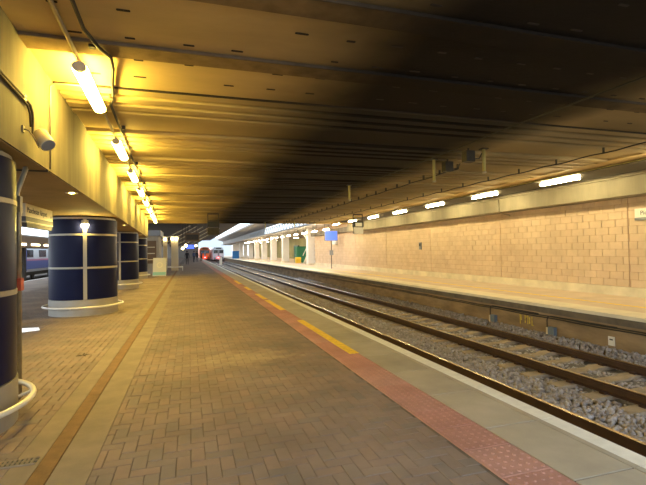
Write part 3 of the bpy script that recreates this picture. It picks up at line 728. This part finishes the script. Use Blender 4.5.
MB().box(-1.6, 1.3, -1.8, 1.8, 0, 2.75).build('body', M['conc'], t); MB().box(-1.75, 1.45, -1.95, 1.95, 2.75, 3.15).build('fascia', M['grey'], t)
MB().box(.1, 1.15, -1.86, -1.8, .75, 2.4).build('notice_panel', M['brown'], t)
for k in range(3): MB().box(.2, 1.05, -1.875, -1.86, 1.0+k*.45, 1.06+k*.45).build('notice_line', M['cream'], t)
t = thing('sandwich_board', (-1.85, 30.2, 0), 'white sandwich board with a pale ring emblem and cyan strip', 'sandwich board')
t.rotation_euler = (0, 0, R(-8))
m = MB(); m.prism([(-.02, .0), (.02, 0), (.27, 1.18), (.23, 1.18)], -.42, .42, 'x'); m.build('front_panel', M['aboard'], t)
m = MB(); m.prism([(.52, .0), (.56, 0), (.28, 1.18), (.24, 1.18)], -.42, .42, 'x'); m.build('back_panel', M['grey'], t)
m = MB(); m.prism([(-.03, .08), (-.01, .08), (.03, .26), (.01, .26)], -.4, .4, 'x'); m.build('cyan_strip', M['cyan'], t)
m = MB(); n = 24
v = [(rr*math.cos(a), .212*(.72+rr*math.sin(a))-.02-.007, .72+rr*math.sin(a)) for rr in (.12, .19) for a in np.linspace(0, 2*math.pi, n, False)]
m.add(v, [(k, (k+1) % n, n+(k+1) % n, n+k) for k in range(n)]); m.build('ring_emblem', M['white'], t)
for (x, y, w, lab) in ((-1.15, 39, .28, 'pale lit pillar with two lamps on top beyond the kiosk'), (-1.95, 40, .17, 'slimmer pale pillar between the kiosk and the lit pillar')):
    t = thing('pillar_post', (x, y, 0), lab, 'pillar')
    MB().box(-w, w, -w, w, 0, 2.8).build('shaft', M['cream'], t)
    MB().box(-w-.04, w+.04, -w-.04, w+.04, 2.8, 2.9).build('cap', M['housing'], t)
    MB().tube([(-w-.35, -w-.35, .3), (w+.35, -w-.35, .3), (w+.35, w+.35, .3), (-w-.35, w+.35, .3)], .04, 8).build('guard_rail', M['white'], t)
    for s in (-1, 1): MB().tube([(s*(w+.35), -w-.35, 0), (s*(w+.35), -w-.35, .3)], .035, 6).build('guard_leg', M['white'], t)
    for s in ((-.18, .18) if w > .2 else (0,)):
        MB().lathe([(0, 2.58), (.07, 2.58), (.10, 2.72), (0, 2.74)], 12, c=(s, -w-.12, 0)).build('lamp_head', M['globe'], t)
for (x, y, z, lab) in ((-.3, 45, 2.2, 'bright lamp glowing above the far people'), (-.62, 47.6, 1.95, 'second bright lamp just below the far glow'), (.9, 60, 2.4, 'bright lamp glowing between the blue sign and the trains')):
    t = thing('globe_lamp', (x, y, z), lab, 'lamp')
    MB().lathe([(0, -.14), (.08, -.11), (.13, -.04), (.13, .04), (.08, .11), (0, .14)], 16).build('globe', M['globe'], t, True)
    MB().tube([(0, 0, .13), (0, 0, 4.9-z)], .025, 6).build('stem', M['dark'], t)
t = thing('hanging_sign', (.15, 49.5, 2.1), 'small blue hanging sign far down the brick platform', 'sign')
MB().box(-.42, .42, -.05, .05, -.2, .25).build('board', M['screen'], t)
for s in (-.3, .3): MB().tube([(s, 0, .25), (s, 0, 2.8)], .025, 6).build('hanger', M['dark'], t)
t = thing('hanging_box', (.35, 47, 3.0), 'dark brown box hanging above the small blue sign', 'hanging box')
MB().box(-.7, .7, -.3, .3, -.35, .5).build('case', M['brown'], t); MB().box(-.6, .6, -.32, -.3, -.2, .35).build('face', M['dark'], t)
for s in (-.4, .4): MB().tube([(s, 0, .5), (s, 0, 1.9)], .025, 6).build('hanger', M['dark'], t)

# trains at the far end
def train(x, y, mfront, mside, lab):
    t = thing('train', (x, y, 0), lab, 'train')
    prof = [(-1.38, -.45), (1.38, -.45), (1.42, .9), (1.36, 2.2), (1.0, 2.85), (0, 3.0), (-1.0, 2.85), (-1.36, 2.2), (-1.42, .9)]
    MB().prism(prof, .5, 38, 'y').build('body', mside, t)
    m = MB(); n = len(prof); v = [(p[0]*.96, 0, p[1]*.97) for p in prof] + [(p[0], .5, p[1]) for p in prof]
    m.add(v, [tuple(range(n))[::-1]] + [(k, (k+1) % n, n+(k+1) % n, n+k) for k in range(n)]); fr = m.build('front', mfront, t)
    for s in (-.72, .72): MB().box(s-.5, s+.5, -.03, .02, 1.2, 2.05).build('windscreen', M['glass'], fr)
    MB().box(-.2, .2, -.035, .02, -.1, 2.1).build('corridor_door', M['grey'], fr)
    MB().box(-.7, .7, -.04, .02, 2.3, 2.6).build('destination_blind', M['black'], fr)
    MB().box(-1.2, 1.2, -.1, .4, -.75, -.35).build('buffer_beam', M['dark'], t)
    for s in (-.95, .95): MB().tube([(s, -.35, -.05), (s, -.1, -.05)], .17, 10).build('buffer', M['dark'], t)
    for yy in (4, 12, 26, 34):
        for s in (-.75, .75): MB().tube([(s-.06, yy, -.38), (s+.06, yy, -.38)], .39, 14).build('wheel', M['dark'], t)
    return t
t1 = train(4.2, 124, M['trainred'], M['trainred'], 'orange fronted train on the track beside the brick platform')
t2 = train(7.36, 116, M['trainwhite'], M['trainwhite'], 'pale fronted train on the far track')
for (x, y, z, lab) in ((3.2, 99.8, 1.5, 'glowing red tail lamp of the orange train'), (6.85, 95.8, 1.5, 'glowing red tail lamp of the pale train')):
    MB().lathe([(0, -.0), (.30, 0), (.26, .1), (0, .14)], 16).build('tail_lamp', M['red'], t1 if x < 5 else t2, True, label='glowing red tail lamp')
    o = bpy.data.objects[-1] if False else (t1 if x < 5 else t2).children[-1]
    o.rotation_euler = (R(90), 0, 0); o.location = (x-(4.2 if x < 5 else 7.36), -.05, 1.5)
MB().box(2.6, 16, 172, 173, -1, 7).build('wall_far', M['facade'], kind='structure', label='pale building face closing the far end')
MB().box(-9, 2.6, 129, 130, -1, 5.0).build('wall_far_left', M['roof_grey'], kind='structure', label='dim wall closing the far end of the brick platform')
t = thing('blue_bin', (9.9, 98, 0), 'blue trackside cabinet at the far end of the opposite platform', 'cabinet')
MB().box(-.7, .7, -.5, .5, 0, 1.6).build('body', M['bin'], t); MB().box(-.75, .75, -.55, .55, 1.6, 1.7).build('lid', M['bin'], t)
t = thing('white_post', (5.78, 85, -.95), 'short pale post standing between the tracks before the trains', 'post')
MB().box(-.25, .25, -.2, .2, 0, 1.5).build('shaft', M['white'], t); MB().box(-.3, .3, -.25, .25, 1.5, 1.6).build('cap', M['grey'], t)

# left side: neighbouring track, canopy and train seen between the first two columns
MB().box(-40, -9.1, Y0-14, 180, -1.3, -.95).build('ground_left', M['ballast_base'], kind='structure', label='neighbouring track bed left of the platform')
MB().box(-40, -18.2, Y0-14, 180, -.95, 0).build('floor_left', M['conc'], kind='structure', label='neighbouring platform beyond the blue train')
t = thing('canopy', (-12, 55, 0), 'low brown canopy beam with a row of lights across the neighbouring track', 'canopy')
MB().box(-.6, .6, -40, 60, 2.05, 2.9).build('fascia', M['brown'], t)
MB().box(-1.2, .6, -40, 60, 2.9, 3.0).build('roof_sheet', M['roof_grey'], t)
for k in range(16): MB().box(.60, .66, -38+k*3, -36.2+k*3, 2.22, 2.36).build('light_strip', M['recess'], t)
for k in range(6): MB().box(-.2, .2, -35+k*18-.2, -35+k*18+.2, -.95, 2.05).build('post', M['dark'], t)
t = thing('train_carriage', (-16, 54, 0), 'blue and white train standing at the neighbouring platform', 'train')
MB().prism([(-1.35, -.1), (1.35, -.1), (1.4, .9), (1.35, 2.2), (.95, 2.75), (-.95, 2.75), (-1.35, 2.2), (-1.4, .9)], -24, 24, 'y').build('body', M['trainwhite'], t)
MB().box(1.37, 1.42, -24, 24, .15, .95).build('blue_stripe', M['trainblue'], t); MB().box(1.385, 1.43, -24, 24, .95, 1.12).build('pink_stripe', M['trainpink'], t)
for k in range(12): MB().box(1.34, 1.41, -23+k*4, -20.8+k*4, 1.3, 2.0).build('window', M['glass'], t)
for k in range(4): MB().box(1.37, 1.44, -19.9+k*12, -18.7+k*12, .0, 2.1).build('door', M['trainblue'], t)
MB().box(-1.1, 1.1, -22, 22, -.45, -.1).build('underframe', M['dark'], t)
for k in range(8): MB().tube([(.75, -20+k*5.6, -.5), (.9, -20+k*5.6, -.5)], .42, 14).build('wheel', M['dark'], t)
for x in (-15.2, -16.7, -11.8, -10.3): pass
tk = thing('railway_track', (0, 0, 0), 'railway track under the blue train on the neighbouring side', 'track')
for x in (-15.25, -16.75): MB().box(x-.035, x+.035, 0, 120, -.95, -.92).build('rail', M['railrust'], tk)

# ================================================================== people far down the platform
def person(x, y, rot, top, lab, bag=False, h=1.72):
    P = {'pel': (0, 0, .95), 'wst': (0, 0, 1.12), 'chs': (0, .01, 1.35), 'nck': (0, 0, 1.50), 'hd': (0, -.02, 1.58), 'hd2': (0, -.02, 1.70),
         'lh': (-.10, 0, .88), 'lk': (-.11, -.06, .50), 'la': (-.11, .05, .09), 'lt': (-.12, -.12, .04),
         'rh': (.10, 0, .88), 'rk': (.11, .06, .50), 'ra': (.11, .16, .10), 'rt': (.12, .0, .04),
         'ls': (-.19, 0, 1.42), 'le': (-.25, .04, 1.13), 'lw': (-.24, -.06, .90), 'lf': (-.24, -.09, .80),
         'rs': (.19, 0, 1.42), 're': (.25, .04, 1.13), 'rw': (.24, -.06, .90), 'rf': (.24, -.09, .80)}
    Rr = dict(pel=.15, wst=.135, chs=.15, nck=.055, hd=.085, hd2=.075, lh=.095, lk=.065, la=.045, lt=.04, rh=.095, rk=.065, ra=.045, rt=.04, ls=.07, le=.05, lw=.037, lf=.03, rs=.07, re=.05, rw=.037, rf=.03)
    E_ = [('pel', 'wst'), ('wst', 'chs'), ('chs', 'nck'), ('nck', 'hd'), ('hd', 'hd2'), ('pel', 'lh'), ('lh', 'lk'), ('lk', 'la'), ('la', 'lt'), ('pel', 'rh'), ('rh', 'rk'), ('rk', 'ra'), ('ra', 'rt'), ('chs', 'ls'), ('ls', 'le'), ('le', 'lw'), ('lw', 'lf'), ('chs', 'rs'), ('rs', 're'), ('re', 'rw'), ('rw', 'rf')]
    ks = list(P); me = bpy.data.meshes.new('person'); me.from_pydata([P[k] for k in ks], [(ks.index(a), ks.index(b_)) for a, b_ in E_], [])
    o = bpy.data.objects.new('tmp', me); COL.objects.link(o)
    sk = o.modifiers.new('s', 'SKIN'); o.modifiers.new('u', 'SUBSURF').levels = 1
    for i, k in enumerate(ks): me.skin_vertices[0].data[i].radius = (Rr[k], Rr[k]*.85); me.skin_vertices[0].data[i].use_root = k == 'pel'
    dg = bpy.context.evaluated_depsgraph_get(); dg.update(); nm = bpy.data.meshes.new_from_object(o.evaluated_get(dg))
    bpy.data.objects.remove(o)
    nm.materials.clear()
    for mm in (top, M['cloth'], M['skin']): nm.materials.append(mm)
    for p in nm.polygons:
        c = p.center; p.use_smooth = True
        p.material_index = 2 if (c.z > 1.5 or (c.z < .86 and abs(c.x) > .19)) else (1 if c.z < .95 else 0)
    zmin = min(v.co.z for v in nm.vertices)
    for v in nm.vertices: v.co.z -= zmin
    r = link('person', nm, None, (x, y, 0), rot, lab, 'person', 'people far down the brick platform')
    MB().lathe([(0, .14), (.06, .125), (.095, .06), (.10, 0), (.085, -.06)], 12, c=(0, 0, 1.63-zmin)).build('hair', M['cloth'], r, True)
    if bag:
        MB().box(-.16, .16, .12, .32, 1.02, 1.45).build('backpack', M['cloth'], r)
    return r
person(-.22, 57, 0, M['cloth'], 'person in dark clothes walking nearest on the far platform', True)
person(.75, 70, .6, M['cloth2'], 'person in bluish top standing just beyond the nearest walker')
person(1.25, 73, 2.6, M['cloth'], 'person in black standing in the middle of the far group')
person(2.0, 76, 1.8, M['cloth2'], 'person in bluish top standing by the platform edge near the orange train')
print('tris', sum(len(o.data.polygons) for o in bpy.data.objects if o.type == 'MESH'))
